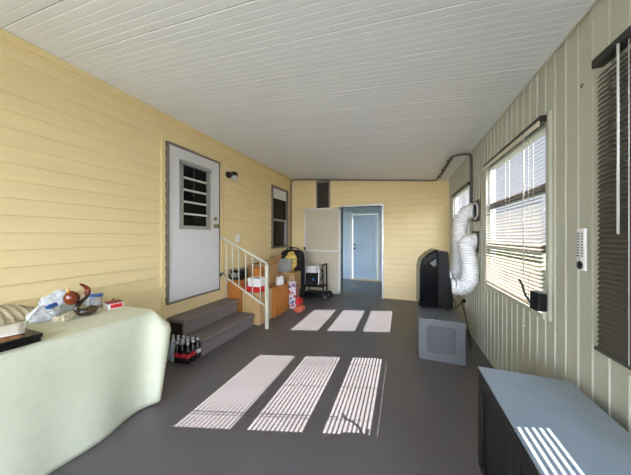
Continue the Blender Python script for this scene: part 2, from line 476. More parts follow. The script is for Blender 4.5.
for nm, a_, b_, c_, d_ in (('wall_house_inner', 1.8, 3.1, .4, 2.6), ('wall_house_inner_far', 4.2, 5.3, .9, 2.6)):
    bm = bmesh.new()
    box(bm, L-.9, L-.85, a_, b_, c_, d_); box(bm, L-.9, L-.12, a_-.04, a_, c_, d_); box(bm, L-.9, L-.12, b_, b_+.04, c_, d_); box(bm, L-.9, L-.12, a_, b_, d_, d_+.04); box(bm, L-.9, L-.12, a_, b_, c_-.04, c_)
    struct(nm, bm, curtain_dark)
# house window at the far end of the left wall
w7 = struct('window_7', loc=(L, 4.77, LWIN[2]))
y0, y1, z0, z1 = LWIN
bm = bmesh.new()
box(bm, L-.06, L+.03, y0, y0+.04, z0, z1); box(bm, L-.06, L+.03, y1-.04, y1, z0, z1); box(bm, L-.06, L+.03, y0, y1, z1-.04, z1); box(bm, L-.06, L+.04, y0, y1, z0, z0+.04)
obj('window_frame', bm, alu_dark, w7)
obj('sash_bar', BX(L-.04, L+.015, y0+.04, y1-.04, 1.70, 1.74), alu, w7)
obj('jamb_channel', BX(L-.03, L+.01, y1-.10, y1-.04, z0+.04, 1.70), alu, w7)
obj('roller_shade', BX(L-.02, L-.01, y0+.04, y1-.04, 2.20, z1-.04), paper_m, w7)
obj('pane', BX(L-.035, L-.028, y0+.04, y1-.04, 1.74, 2.21), pane_dark, w7)
obj('pane', BX(L-.035, L-.028, y0+.04, y1-.10, z0+.04, 1.70), pane_dark, w7)

# ------------------------------------------------------------------ blinds
def blind(label, y0, y1, z0, z1, xc, tilt, sm, hm, bmx, pitch=.0265, width=.029, wand=None, group=None, valance=None):
    t = thing('window_blind', label, 'blind', (xc, (y0+y1)/2, z0), group)
    bm = bmesh.new(); box(bm, xc-.022, xc+.02, y0-.008, y1+.008, z1-.04, z1, bev=.003)
    obj('headrail', bm, hm, t)
    if valance:
        obj('valance', BX(xc-.03, xc-.023, y0-.012, y1+.012, z1-.068, z1-.034, bev=.002), valance, t)
    bm = bmesh.new()
    n = int((z1-.05-(z0+.02))/pitch)
    c, s = math.cos(tilt), math.sin(tilt)
    for k in range(n):
        zc = z0+.026+k*pitch
        pts = []
        for q in (-1, -.4, .4, 1):          # slightly crowned slat; room edge low, outer edge high
            w = q*width/2; crown = .0018*(1-q*q)
            pts.append((xc + w*c - crown*s, zc + w*s + crown*c))
        th = .0006
        top = [[bm.verts.new((p[0]-th*s*.5, yy, p[1]+th*c)) for p in pts] for yy in (y0, y1)]
        bot = [[bm.verts.new((p[0], yy, p[1]-th)) for p in pts] for yy in (y0, y1)]
        for i in range(3):
            bm.faces.new([top[0][i], top[0][i+1], top[1][i+1], top[1][i]]); bm.faces.new([bot[0][i], bot[1][i], bot[1][i+1], bot[0][i+1]])
        bm.faces.new([top[0][0], top[1][0], bot[1][0], bot[0][0]]); bm.faces.new([top[0][3], bot[0][3], bot[1][3], top[1][3]])
    obj('slats', bm, sm, t)
    obj('bottom_rail', BX(xc-.017, xc+.015, y0-.004, y1+.004, z0, z0+.016, bev=.004), bmx, t)
    for f in (.14, .5, .86):
        yy = y0+(y1-y0)*f
        bm = bmesh.new(); cyl(bm, (xc-.014, yy, z0+.01), (xc-.014, yy, z1-.03), .0016, 6); cyl(bm, (xc+.014, yy, z0+.01), (xc+.014, yy, z1-.03), .0016, 6)
        obj('ladder_cord', bm, cord_m, t)
    if wand:
        bm = bmesh.new(); cyl(bm, (xc-.036, wand[0], wand[1]), (xc-.036, wand[0], z1-.045), .0042, 6)
        obj('tilt_wand', bm, wand_m, t)
    return t
SL = math.radians(27)
blind('beige slatted window blind behind the white ducts, far window of the panelled wall', 3.70, 4.83, .825, 2.09, R-.03, SL, slat_beige, rail_dark, cream_rail, valance=None)
b2 = blind('beige slatted window blind on the sunlit middle window, open slats', 1.93, 3.03, .862, 2.13, R-.03, SL, slat_beige, rail_dark, cream_rail, wand=(2.10, 1.07), valance=cream_rail)
blind('dark bronze slatted blind nearly closed, above the low black cabinet', .22, 1.465, .828, 2.168, R-.035, math.radians(63), slat_dark, rail_dark, slat_dark, pitch=.022, width=.0255, wand=(1.305, 1.36))
# cord tassel on the middle blind
tz = obj('pull_cord', one(lambda bm: (cyl(bm, (R-.05, 2.13, .72), (R-.05, 2.13, .875), .002, 6), lathe(bm, [(.003, 0), (.008, .008), (.005, .03)], (R-.05, 2.13, .692), 8))), cord_m, b2)

# ------------------------------------------------------------------ conduit and fittings
yb = B-.04
pts = spline([(L+.03, B-.05, 1.02), (L+.03, B-.05, 2.3), (L+.03, B-.05, 2.66), (L+.055, B-.05, 2.745), (L+.13, B-.05, 2.755)], 6)
pts += [Vector((x, B-.05, ceil_z(x)-.028)) for x in (-2.2, -1.5, -.8, 0, .40)]
pts += spline([(.50, B-.05, ceil_z(.5)-.03), (.62, B-.09, ceil_z(.62)-.03), (.655, B-.22, ceil_z(.65)-.03), (.655, 4.6, ceil_z(.65)-.03), (.655, 3.95, ceil_z(.65)-.03), (.665, 3.80, ceil_z(.65)-.03), (.74, 3.70, ceil_z(.74)-.03), (.82, 3.66, ceil_z(.82)-.035), (.855, 3.64, 2.43), (.862, 3.63, 2.33), (.862, 3.63, 1.80)], 7)
cd = thing('electrical_conduit', 'dark grey conduit running along the ceiling edge and down beside the white ducts', 'conduit', (R-.03, 3.63, 1.8))
obj('pipe', one(tube, pts, .0135, 8), conduit_m, cd)
pts2 = [p + Vector((-.0, -.028, -.002)) for p in pts[-60:] if p.z < 2.6]
obj('cable', one(tube, [p + Vector((-.004, .027, 0)) if p.y < 3.7 else p + Vector((.027, 0, .004)) for p in pts[-56:]], .008, 6), rubber, cd)
for p in ((.30, B-.05, ceil_z(.30)-.028), (-.55, B-.05, ceil_z(-.55)-.028), (-1.45, B-.05, ceil_z(-1.45)-.028)):
    bm = bmesh.new(); box(bm, p[0]-.012, p[0]+.012, p[1]-.018, p[1]+.03, p[2]-.018, p[2]+.02); obj('clamp', bm, alu, cd)
for y_ in (5.0, 4.5, 4.0):
    bm = bmesh.new(); box(bm, .637, .673, y_-.008, y_+.008, ceil_z(.655)-.046, ceil_z(.655)-.003); obj('clamp', bm, rail_dark, cd)
obj('junction_fitting', one(lambda bm: (box(bm, L+.01, L+.06, B-.08, B-.02, .98, 1.10, bev=.008))), rail_dark, cd)

v = thing('wall_vent', 'tall dark louvred vent on the yellow back wall above the open door leaf', 'vent', (-1.77, B-.03, 1.9))
bm = bmesh.new()
vx0, vx1 = -1.935, -1.60
vt = ceil_z(-1.6)-.03
box(bm, vx0, vx0+.03, B-.045, B+.0, 1.85, vt); box(bm, vx1-.03, vx1, B-.045, B+.0, 1.85, vt); box(bm, vx0, vx1, B-.045, B, vt-.05, vt); box(bm, vx0, vx1, B-.045, B, 1.85, 1.88)
obj('vent_frame', bm, alu_dark, v)
bm = bmesh.new()
for k in range(26):
    z = 1.895+k*.028
    if z > vt-.07: break
    box(bm, vx0+.03, vx1-.03, -.014, .014, -.0015, .0015, M=Matrix.Translation((0, B-.026, z)) @ Matrix.Rotation(math.radians(38), 4, 'X'))
obj('louvers', bm, louver_m, v)
obj('vent_back', BX(vx0+.03, vx1-.03, B-.009, B-.004, 1.88, vt-.05), rail_dark, v)

lamp = thing('wall_lamp', 'small black outdoor wall lamp with white glass beside the white house door', 'lamp', (L, 3.06, 2.32))
bm = bmesh.new()
lathe(bm, [(.055, 0), (.055, .02), (.04, .05), (.03, .06)], M=Matrix.Translation((L+.004, 3.06, 2.34)) @ Matrix.Rotation(math.pi/2, 4, 'Y'))
tube(bm, spline([(L+.05, 3.06, 2.345), (L+.10, 3.06, 2.37), (L+.14, 3.06, 2.362)], 5), .02, 10)
obj('lamp_base', bm, rail_dark, lamp)
obj('lamp_socket', one(lathe, [(.02, .085), (.046, .07), (.046, .03), (.05, .02)], (L+.14, 3.06, 2.29), 16), rail_dark, lamp)
obj('lamp_shade', one(lathe, [(.02, 0), (.036, .012), (.042, .04), (.04, .075)], (L+.14, 3.06, 2.245), 16), frost, lamp)

sw = thing('light_switch', 'white wall switch plate above the stair handrail', 'switch', (L, 3.29, 1.26))
obj('switch_plate', BX(L+.002, L+.014, 3.245, 3.345, 1.255, 1.39, bev=.003), paper_m, sw)
obj('toggle', BX(L+.012, L+.026, 3.288, 3.302, 1.31, 1.335, bev=.002), paper_m, sw)

th = thing('wall_thermometer', 'white strip wall thermometer with round dial between the blinds', 'thermometer', (R-.02, 1.6110, 1.17))
bm = bmesh.new(); box(bm, R-.022, R-.008, 1.5830, 1.6390, 1.175, 1.392, bev=.004); obj('back_plate', bm, paper_m, th)
bm = bmesh.new(); cyl(bm, (R-.024, 1.6140, 1.225), (R-.024, 1.6140, 1.375), .0015, 6); obj('glass_tube', bm, alu, th)
bm = bmesh.new()
for k in range(9):
    z = 1.25+k*.0145
    for yy in (1.5980, 1.6280): box(bm, R-.0235, R-.0218, yy-.006, yy+.005, z-.0028, z+.0028)
obj('scale_marks', bm, rail_dark, th)
bm = bmesh.new()
M = Matrix.Translation((R-.0225, 1.6110, 1.202)) @ Matrix.Rotation(-math.pi/2, 4, 'Y')
lathe(bm, [(.022, 0), (.022, .003), (.0165, .003), (.0165, 0)], M=M); obj('dial_ring', bm, conduit_m, th)
bm = bmesh.new(); box(bm, R-.025, R-.0222, 1.6095, 1.6125, 1.195, 1.214); box(bm, R-.025, R-.0222, 1.6020, 1.6125, 1.2005, 1.2035); obj('dial_hand', bm, rail_dark, th)

hk = bmesh.new(); tube(hk, spline([(R, 1.623, 2.14), (R-.010, 1.623, 2.138), (R-.012, 1.623, 2.128), (R-.006, 1.623, 2.125)], 4), .0025, 6)
tag(obj('screw_hook', hk, rail_dark), 'tiny dark screw hook high on the ribbed wall left of the dark blind', 'hook')

ol = thing('wall_outlet', 'grey power outlet low on the ribbed wall behind the grey box', 'outlet', (R-.01, 3.95, .33))
obj('outlet_plate', BX(R-.02, R-.006, 3.90, 4.0, .34, .47, bev=.003), alu_white, ol)
obj('plug', BX(R-.055, R-.018, 3.925, 3.975, .39, .44, bev=.006), rubber, ol)

# ------------------------------------------------------------------ steps and railing
st = thing('entry_steps', 'two-step brown-grey painted stair under the white house door', 'steps', (L+.27, 2.53, 0))
SY0, SY1 = 2.045, 3.0
obj('tread', BX(L+.001, -2.352, SY0-.035, SY1, .335, .385, bev=.012), step_m, st)
obj('tread', BX(-2.40, -2.085, SY0-.015, SY1+.01, .14, .19, bev=.012), step_m, st)
obj('riser', BX(-2.42, -2.392, SY0+.004, SY1-.01, .19, .335), riser_m, st)
obj('riser', BX(-2.145, -2.118, SY0+.004, SY1, 0, .14), riser_m, st)
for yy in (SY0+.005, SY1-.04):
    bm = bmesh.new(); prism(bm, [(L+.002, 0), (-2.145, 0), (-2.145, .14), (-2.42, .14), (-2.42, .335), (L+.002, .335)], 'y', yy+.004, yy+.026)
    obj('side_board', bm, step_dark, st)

rl = thing('stair_railing', 'cream painted metal handrail with balusters beside the entry steps', 'railing', (-1.85, 2.975, 0))
A = Vector((L+.03, 2.90, 1.335)); D = Vector((-1.85, 2.975, .955))
A2 = Vector((L+.03, 2.90, .765)); D2 = Vector((-1.85, 2.975, .315))
obj('post', BX(-1.872, -1.828, 2.953, 2.997, .008, .945, bev=.004), rail_paint, rl)
obj('base_plate', BX(-1.90, -1.80, 2.925, 3.025, 0, .01, bev=.003), alu_dark, rl)
obj('top_rail', one(tube, [A, D], .0165, 10), rail_paint, rl)
obj('bottom_rail', one(tube, [A2, D2], .0135, 10), rail_paint, rl)
obj('wall_bracket', BX(L+.006, L+.035, 2.87, 2.93, .74, .79, bev=.004), rail_dark, rl)
obj('wall_bracket', BX(L+.006, L+.035, 2.875, 2.925, 1.315, 1.36, bev=.004), rail_paint, rl)
for k, f in enumerate((.10, .245, .385, .54, .69, .86)):
    p = A.lerp(D, f); q = A2.lerp(D2, f)
    if k == 0: q.z -= .24
    obj('baluster', one(tube, [p, q], .0085, 8), rail_paint, rl)

# ------------------------------------------------------------------ bottles by the steps
def make_bottle(name, label, cat, loc, body, lab, group, h=.205, r=.0305):
    t = thing(name, label, cat, loc, group); x, y, z = loc
    k = h/.205
    bm = bmesh.new()
    lathe(bm, [(r*.7, 0), (r*.95, .006), (r, .02), (r, .05*k), (r*.93, .06*k), (r*.93, .10*k), (r, .112*k), (r*.93, .135*k), (r*.55, .165*k), (r*.40, .180*k), (r*.40, .19*k)], loc, 14)
    obj('bottle_body', bm, body, t)
    if lab:
        bm = bmesh.new(); lathe(bm, [(r*.96, .062*k), (r*.985, .063*k), (r*.985, .103*k), (r*.96, .104*k)], loc, 14); obj('label_band', bm, lab, t)
    obj('cap', one(lathe, [(r*.46, .19*k), (r*.46, .21*k), (r*.38, .213*k)], loc, 12), cap_m, t)
    return t
def dup(root, loc, label=None):
    r = root.copy(); C.objects.link(r); r.location = loc
    if label: r['label'] = label
    for ch in list(root.children):
        c = ch.copy(); C.objects.link(c); c.parent = r
    return r
GL = 'dark cola bottle with red label, one of the pack beside the lower step'
cola0 = None
for (i, j) in [(0, 0), (1, 0), (2, 0), (0, 1), (1, 1), (2, 1), (0, 2), (1, 2)]:
    p = (-2.262+.064*i, 1.855+.064*j+.010*i, 0)
    if cola0 is None: cola0 = make_bottle('cola_bottle', GL, 'bottle', p, cola, label_red, 'cola bottles beside the steps', h=.215, r=.0315)
    else: dup(cola0, p)
make_bottle('cola_bottle', 'dark cola bottle with pale grey label at the pack corner nearest the lower step', 'bottle', (-2.134, 2.003, 0), cola, label_grey, 'cola bottles beside the steps', h=.215, r=.0315)
wb = None
for (i, j) in [(0, 0), (1, 0), (2, 0), (0, 1), (1, 1), (2, 1), (0, 2), (1, 2), (2, 2)]:
    p = (-2.457+.0645*i, 1.835+.064*j+.012*i, 0)
    if wb is None: wb = make_bottle('water_bottle', 'clear pale-blue water bottle in the pack between tablecloth and cola bottles', 'bottle', p, bottle_clear, None, 'water bottles beside the steps', h=.215, r=.0315)
    else: dup(wb, p)

# ------------------------------------------------------------------ cartons, bags, trolley beyond the rail
def carton(name, label, x0, x1, y0, y1, z0, z1, m, open_top=False, group='cardboard boxes beyond the steps', seam=True, flaps=None, tape=None):
    t = thing(name, label, 'box', ((x0+x1)/2, (y0+y1)/2, z0), group)
    bm = bmesh.new()
    if not open_top: box(bm, x0, x1, y0, y1, z0, z1, bev=.003)
    else:
        w = .006
        box(bm, x0, x1, y0, y0+w, z0, z1); box(bm, x0, x1, y1-w, y1, z0, z1); box(bm, x0, x0+w, y0+w, y1-w, z0, z1); box(bm, x1-w, x1, y0+w, y1-w, z0, z1); box(bm, x0+w, x1-w, y0+w, y1-w, z0, z0+w)
    obj('box_body', bm, m, t)
    if flaps:
        for (side, ang, fm) in flaps:
            d = (x1-x0)*.42 if side in 'ab' else (y1-y0)*.42
            bm = bmesh.new()
            if side == 'a': box(bm, 0, d, y0, y1, -.003, .003, M=Matrix.Translation((x1, 0, z1)) @ Matrix.Rotation(-ang, 4, 'Y'))
            if side == 'b': box(bm, -d, 0, y0, y1, -.003, .003, M=Matrix.Translation((x0, 0, z1)) @ Matrix.Rotation(ang, 4, 'Y'))
            if side == 'c': box(bm, x0, x1, -d, 0, -.003, .003, M=Matrix.Translation((0, y0, z1)) @ Matrix.Rotation(-ang, 4, 'X'))
            if side == 'd': box(bm, x0, x1, 0, d, -.003, .003, M=Matrix.Translation((0, y1, z1)) @ Matrix.Rotation(ang, 4, 'X'))
            obj('flap', bm, fm, t)
    elif seam and not open_top:
        obj('top_seam', BX((x0+x1)/2-.012, (x0+x1)/2+.012, y0-.0006, y1+.0006, z1-.03, z1+.0008), tape or carton_flap, t)
    return t
carton('cardboard_box', 'orange-brown tall carton against the siding just past the upper step', L+.03, -2.36, 3.03, 3.30, 0, .66, carton_or, seam=False)
carton('cardboard_box', 'large tan carton right behind the rail post', -2.35, -2.025, 3.053, 3.42, 0, .49, carton_tan)
carton('cardboard_box', 'orange-sided brown carton standing behind the large tan one', -2.55, -1.98, 3.435, 3.94, 0, .485, carton_or, seam=False)
carton('cardboard_box', 'open brown carton with a pale raised flap, atop the orange-sided box', -2.56, -2.15, 3.46, 3.84, .487, .86, carton_m, open_top=True, flaps=[('a', math.radians(62), carton_m), ('c', math.radians(8), carton_flap)])
carton('cardboard_box', 'narrow upright orange carton behind the small white box', -2.345, -2.19, 3.307, 3.418, .492, .83, carton_or, seam=False)
carton('cardboard_box', 'small brown carton under the clear bin', -2.30, -1.92, 4.05, 4.35, .30, .655, carton_m)
carton('cardboard_box', 'low brown carton on the floor under other boxes near the black bag', -2.32, -1.95, 4.05, 4.35, 0, .298, carton_m, seam=False)
# black wire basket on the tall orange carton
bk = thing('wire_basket', 'black wire basket with white papers on the tall orange carton', 'basket', (-2.50, 3.16, .66))
bm = bmesh.new()
bx0, bx1, by0, by1 = -2.592, -2.41, 3.05, 3.28
for z in (.667, .70, .74, .785, .82):
    tube(bm, [(bx0, by0, z), (bx1, by0, z), (bx1, by1, z), (bx0, by1, z)], .005, 6, closed=True)
for k in range(8):
    x = bx0+(bx1-bx0)*k/7
    cyl(bm, (x, by0, .665), (x, by0, .82), .003, 6); cyl(bm, (x, by1, .665), (x, by1, .82), .003, 6)
    cyl(bm, (x, by0, .665), (x, by1, .665), .003, 6)
obj('wire_frame', bm, rail_dark, bk)
obj('liner', BX(bx0+.01, bx1-.01, by0+.012, by1-.012, .671, .79, bev=.01), fabric_black, bk)
for k in range(4):
    obj('paper_scrap', BX(bx0+.02+k*.042, bx0+.05+k*.042, by0+.006, by0+.009, .69+.02*(k % 2), .765+.02*(k % 2)), label_grey, bk)
# white box on red tin
tag(obj('red_tray', BX(-2.345, -2.03, 3.07, 3.30, .492, .565, bev=.008), red_m), 'flat red box with lid on the large tan carton', 'box')
wbx = thing('white_box', 'small white carton resting on the flat red box', 'box', (-2.16, 3.2, .567))
obj('box_body', BX(-2.275, -2.055, 3.10, 3.28, .567, .69, bev=.004), paper_m, wbx)
obj('lid', BX(-2.279, -2.051, 3.096, 3.284, .655, .697, bev=.003), paper_m, wbx)
bm = bmesh.new(); blob(bm, (-2.055, 3.74, .54), (.065, .10, .10), .25, 2.2, 3, flat=.488)
tag(obj('paper_bag', bm, paper_m), 'crumpled white bag on the orange-sided carton', 'bag')
# clear bin
cb = thing('storage_bin', 'clear plastic storage bin on the small brown carton by the window', 'bin', (-2.24, 4.15, .66))
bm = bmesh.new()
prism(bm, [(-2.37, .66), (-2.06, .66), (-2.04, .88), (-2.39, .88)], 'y', 4.03, 4.22, bev=.012)
obj('bin_body', bm, clear_bin, cb)
obj('bin_lid', BX(-2.405, -2.03, 4.02, 4.235, .88, .915, bev=.01), clear_bin, cb)
# black upright bag and yellow bag on it
bb = thing('trolley_bag', 'tall black upright fabric bag in the corner under the left window', 'bag', (-2.13, 4.58, 0))
bm = bmesh.new()
prism(bm, [(-2.40, .04), (-1.905, .04), (-1.90, .85), (-1.925, 1.02), (-2.0, 1.075), (-2.28, 1.075), (-2.385, 1.03), (-2.42, .85)], 'y', 4.37, 4.56, bev=.035)
obj('bag_body', bm, fabric_black, bb)
obj('handle', one(tube, spline([(-2.28, 4.465, 1.05), (-2.27, 4.465, 1.10), (-2.15, 4.465, 1.115), (-2.03, 4.465, 1.10), (-2.02, 4.465, 1.05)], 6), .012, 8), rubber, bb)
for x in (-2.33, -1.97):
    obj('wheel', one(cyl, (x-.02, 4.47, .045), (x+.02, 4.47, .045), .045), rubber, bb)
bm = bmesh.new(); blob(bm, (-2.115, 4.30, .85), (.125, .035, .185), .28, 2.4, 5, flat=.66)
tag(obj('snack_bag', bm, ywbag), 'yellow and white printed bag standing in front of the tall black bag', 'bag')
# patterned gift bag and orange-red cloth
gb = thing('gift_bag', 'white gift bag patterned with red and blue, beside the orange-sided carton', 'bag', (-1.90, 4.02, 0))
bm = bmesh.new()
prism(bm, [(-2.02, .0), (-1.84, .0), (-1.86, .50), (-2.03, .50)], 'y', 3.965, 4.03, bev=.008)
rnd = random.Random(3)
for mi_, n_ in ((1, 9), (2, 6), (3, 6)):
    for k in range(n_):
        x = rnd.uniform(-2.0, -1.87); z = rnd.uniform(.04, .47); r_ = rnd.uniform(.012, .028)
        prism(bm, [(x+r_*math.cos(a_*math.pi/3+k), z+r_*math.sin(a_*math.pi/3+k)) for a_ in range(6)], 'y', 3.9635, 3.9655, mi=mi_)
        yy = rnd.uniform(3.985, 4.01); z = rnd.uniform(.06, .47); xs = -1.84 - .02*z/.5
        box(bm, xs-.003, xs+.0015, yy-.015, yy+.015, z-.02, z+.02, mi=mi_)
obj('bag_body', bm, [gift_m, red_m, blue_m, dark_red], gb)
obj('handle', one(tube, spline([(-1.98, 3.99, .49), (-1.975, 3.99, .57), (-1.94, 3.99, .60), (-1.905, 3.99, .57), (-1.90, 3.99, .49)], 6), .004, 6), paper_m, gb)
bm = bmesh.new(); blob(bm, (-1.775, 3.95, .155), (.055, .09, .075), .45, 2.5, 9, flat=.105)
tag(obj('red_cloth', bm, red_m), 'crumpled red cloth lying on the orange bundle', 'cloth')
bm = bmesh.new(); blob(bm, (-1.755, 3.93, .025), (.085, .15, .075), .3, 2.2, 11, flat=.0)
tag(obj('orange_cloth', bm, orange_red), 'crumpled orange-pink bundle on the floor by the cartons', 'cloth')
# black cart
ct = thing('utility_cart', 'black two-shelf wheeled cart in front of the open door leaf', 'cart', (-1.72, 4.820, 0))
obj('lower_shelf', BX(-1.99, -1.53, 4.650, 4.960, .06, .15, bev=.012), black_m, ct)
obj('upper_shelf', BX(-1.99, -1.56, 4.670, 4.940, .275, .30, bev=.006), black_m, ct)
for x, y_ in ((-1.97, 4.680), (-1.97, 4.930)):
    obj('upright', one(cyl, (x, y_, .14), (x, y_, .30), .012), black_m, ct)
for y_ in (4.680, 4.930):
    bm = bmesh.new(); tube(bm, [(-1.55, y_, .14), (-1.555, y_, .5), (-1.56, y_, .76)], .016, 8); obj('handle_post', bm, black_m, ct)
obj('push_handle', one(cyl, (-1.56, 4.670, .75), (-1.56, 4.940, .75), .015), rubber, ct)
for y_ in (4.660, 4.950):
    w = obj('wheel', one(lathe, [(.05, -.018), (.078, -.016), (.082, 0), (.078, .016), (.05, .018)], M=Matrix.Translation((-1.50, y_, .083)) @ Matrix.Rotation(math.pi/2, 4, 'X')), rubber, ct)
    obj('hub', one(lathe, [(.02, -.021), (.034, -.02), (.034, .02), (.02, .021)], M=Matrix.Translation((-1.50, y_, .083)) @ Matrix.Rotation(math.pi/2, 4, 'X')), conduit_m, w)
for y_ in (4.680, 4.930):
    obj('caster', one(cyl, (-1.98, y_-.015, .03), (-1.98, y_+.015, .03), .03), rubber, ct)
tb = thing('tool_bag', 'black bag with a round blue badge on the cart', 'bag', (-1.86, 4.800, .30))
bm = bmesh.new(); box(bm, -1.97, -1.68, 4.700, 4.900, .302, .565, bev=.035); obj('bag_body', bm, fabric_black, tb)
obj('badge', one(lathe, [(.028, 0), (.028, .006), (.018, .008)], M=Matrix.Translation((-1.78, 4.703, .43)) @ Matrix.Rotation(math.pi/2, 4, 'X')), blue_m, tb)
wt = thing('white_tub', 'white plastic tub on top of the black bag on the cart', 'tub', (-1.87, 4.800, .57))
bm = bmesh.new(); prism(bm, [(-1.97, .567), (-1.71, .567), (-1.72, .69), (-1.99, .69)], 'y', 4.700, 4.900, bev=.012); obj('tub_body', bm, alu_white, wt)
obj('rim', BX(-1.97, -1.705, 4.685, 4.915, .69, .715, bev=.006), alu_white, wt)
bm = bmesh.new(); tube(bm, spline([(-1.72, 4.690, .72), (-1.66, 4.685, .70), (-1.645, 4.680, .58), (-1.65, 4.680, .42), (-1.66, 4.685, .33)], 7), .016, 8)
tag(obj('white_hose', bm, duct_m), 'white hose hanging down from the tub on the cart', 'hose')
bm = bmesh.new(); tube(bm, spline([(-1.64, 4.780, .64), (-1.585, 4.740, .58), (-1.60, 4.700, .45), (-1.66, 4.720, .38)], 7), .011, 8)
tag(obj('black_strap', bm, rubber), 'black cable looped beside the cart upright', 'cable')

# ------------------------------------------------------------------ grey box, air conditioner and ducts
gx = thing('grey_box', 'grey plastic storage box with a rounded square recess, under the air conditioner', 'box', (.4, 3.2, 0))
bm = bmesh.new(); box(bm, .176, .624, 2.862, 3.56, .0, .445, bev=.010); 
obj('box_body', bm, grey_box_m, gx)
def rr(x0, x1, z0, z1, r, n=6):
    out = []
    for cx, cz, a0 in ((x1-r, z1-r, 0), (x0+r, z1-r, 90), (x0+r, z0+r, 180), (x1-r, z0+r, 270)):
        for k in range(n+1):
            a_ = math.radians(a0+90*k/n); out.append((cx+r*math.cos(a_), cz+r*math.sin(a_)))
    return out
bm = bmesh.new()
o_ = rr(.176, .624, .0, .445, .012); i_ = rr(.262, .534, .082, .375, .03); i2 = rr(.272, .524, .092, .365, .025)
def ring(bm, P, Q, yp, yq):
    a_ = [bm.verts.new((p[0], yp, p[1])) for p in P]; b_ = [bm.verts.new((p[0], yq, p[1])) for p in Q]
    n = len(P)
    for k in range(n): bm.faces.new([a_[k], a_[(k+1) % n], b_[(k+1) % n], b_[k]])
ring(bm, o_, i_, 2.842, 2.842); ring(bm, o_, o_, 2.842, 2.875); ring(bm, i_, i2, 2.842, 2.860)
obj('front_frame', bm, grey_box_m, gx)
bm = bmesh.new(); prism(bm, rr(.262, .534, .082, .375, .03), 'y', 2.858, 2.8615); obj('recessed_panel', bm, grey_inset, gx)

ac = thing('portable_air_conditioner', 'black portable air conditioner standing on the grey box', 'air conditioner', (.38, 3.38, .445))
MR = Matrix.Translation((.205, 3.22, 0)) @ Matrix.Rotation(math.radians(4), 4, 'Z')
def P2(bm, poly, a, b, bev): prism(bm, poly, 'y', a, b, bev, M=MR)
bm = bmesh.new(); P2(bm, [(0, .47), (.215, .47), (.215, 1.185), (.19, 1.19), (.10, 1.135), (.025, 1.055), (.005, .95)], 0, .34, .012)
obj('front_shell', bm, gloss_black, ac)
bm = bmesh.new(); P2(bm, [(.217, .47), (.385, .47), (.385, .60), (.345, .88), (.335, 1.155), (.217, 1.165)], .012, .328, .012)
obj('rear_shell', bm, black_m, ac)
bm = bmesh.new(); P2(bm, [(.04, 1.06), (.19, 1.16), (.19, 1.10), (.06, 1.0)], -.004, .004, .002)
obj('side_handle', bm, black_m, ac)
bm = bmesh.new(); P2(bm, [(.115, 1.02), (.19, 1.075), (.195, 1.0), (.165, .975)], -.0055, .0, .0015)
obj('window_reflection', bm, conduit_m, ac)  # grey quad standing in for a window reflected in the gloss side
bm = bmesh.new(); P2(bm, [(.245, 1.166), (.325, 1.157), (.325, 1.162), (.245, 1.171)], .03, .31, .0015)
obj('top_panel', bm, conduit_m, ac)
bm = bmesh.new()
for k in range(14): P2(bm, [(.332-.001*k, .92+.015*k), (.350-.001*k, .92+.015*k), (.350-.001*k, .927+.015*k), (.332-.001*k, .927+.015*k)], .04, .30, 0)
obj('rear_grille', bm, rubber, ac)
for x in (.05, .33):
    for y_ in (.05, .29):
        bm = bmesh.new(); tube(bm, [MR @ Vector((x, y_-.012, .4575)), MR @ Vector((x, y_+.012, .4575))], .0125, 10); obj('caster', bm, rubber, ac)
for yy, z in ((.075, .735), (.255, .815)):
    bm = bmesh.new(); p = MR @ Vector((.365, yy, z)); q = MR @ Vector((.405, yy, z)); cyl(bm, p, q, .088, 24); obj('duct_collar', bm, duct_m, ac)

def duct(label, ctrl, r, corr=.010):
    t = thing('flexible_duct', label, 'duct', ctrl[-1])
    pts = spline(ctrl, 14)
    # resample evenly
    dl = [0]
    for a_, b_ in zip(pts, pts[1:]): dl.append(dl[-1]+(b_-a_).length)
    N = int(dl[-1]/.0075); out = []; j = 0
    for k in range(N+1):
        s = dl[-1]*k/N
        while j < len(dl)-2 and dl[j+1] < s: j += 1
        u = (s-dl[j])/max(1e-9, dl[j+1]-dl[j]); out.append(pts[j].lerp(pts[j+1], u))
    rs = [r + (corr if k % 4 in (1, 2) else 0) - (0) for k in range(N+1)]
    obj('hose', one(tube, out, rs, 26), duct_m, t)
    for e in (0, -1):
        d_ = (out[1]-out[0]).normalized() if e == 0 else (out[-2]-out[-1]).normalized()
        obj('end_cuff', one(tube, [out[e], out[e]+d_*.03], r+.0075, 26), duct_m, t)
    return t
acF = MR @ Vector((.40, .075, .735)); acB = MR @ Vector((.40, .255, .815))
duct('front white corrugated duct curling up from the air conditioner to the lower wall plate', [tuple(acF), (acF.x+.07, acF.y+.012, .722), (.745, 3.33, .77), (.780, 3.36, .90), (.778, 3.40, 1.06), (.765, 3.44, 1.20), (.785, 3.47, 1.275), (R-.034, 3.49, 1.285)], .090)
duct('rear white corrugated duct rising behind the other to the upper wall plate', [tuple(acB), (acB.x+.05, acB.y+.05, .83), (.695, 3.60, .95), (.725, 3.62, 1.15), (.725, 3.60, 1.40), (.735, 3.54, 1.58), (.79, 3.49, 1.665), (R-.034, 3.46, 1.67)], .080)
for k, (y_, z, lb) in enumerate(((3.46, 1.67, 'upper brown square backplate on the ribbed wall holding the rear duct'), (3.49, 1.285, 'lower brown square backplate on the ribbed wall holding the front duct'))):
    t = thing('duct_backplate', lb, 'plate', (R-.012, y_, z-.13))
    obj('plate', BX(R-.018, R-.009, y_-.135, y_+.135, z-.13, z+.13, bev=.003), plate_m, t)
    obj('collar_ring', one(lathe, [(.108, 0), (.108, .012), (.085, .012), (.085, 0)], M=Matrix.Translation((R-.018, y_, z)) @ Matrix.Rotation(-math.pi/2, 4, 'Y'), seg=24), duct_m, t)
bm = bmesh.new()
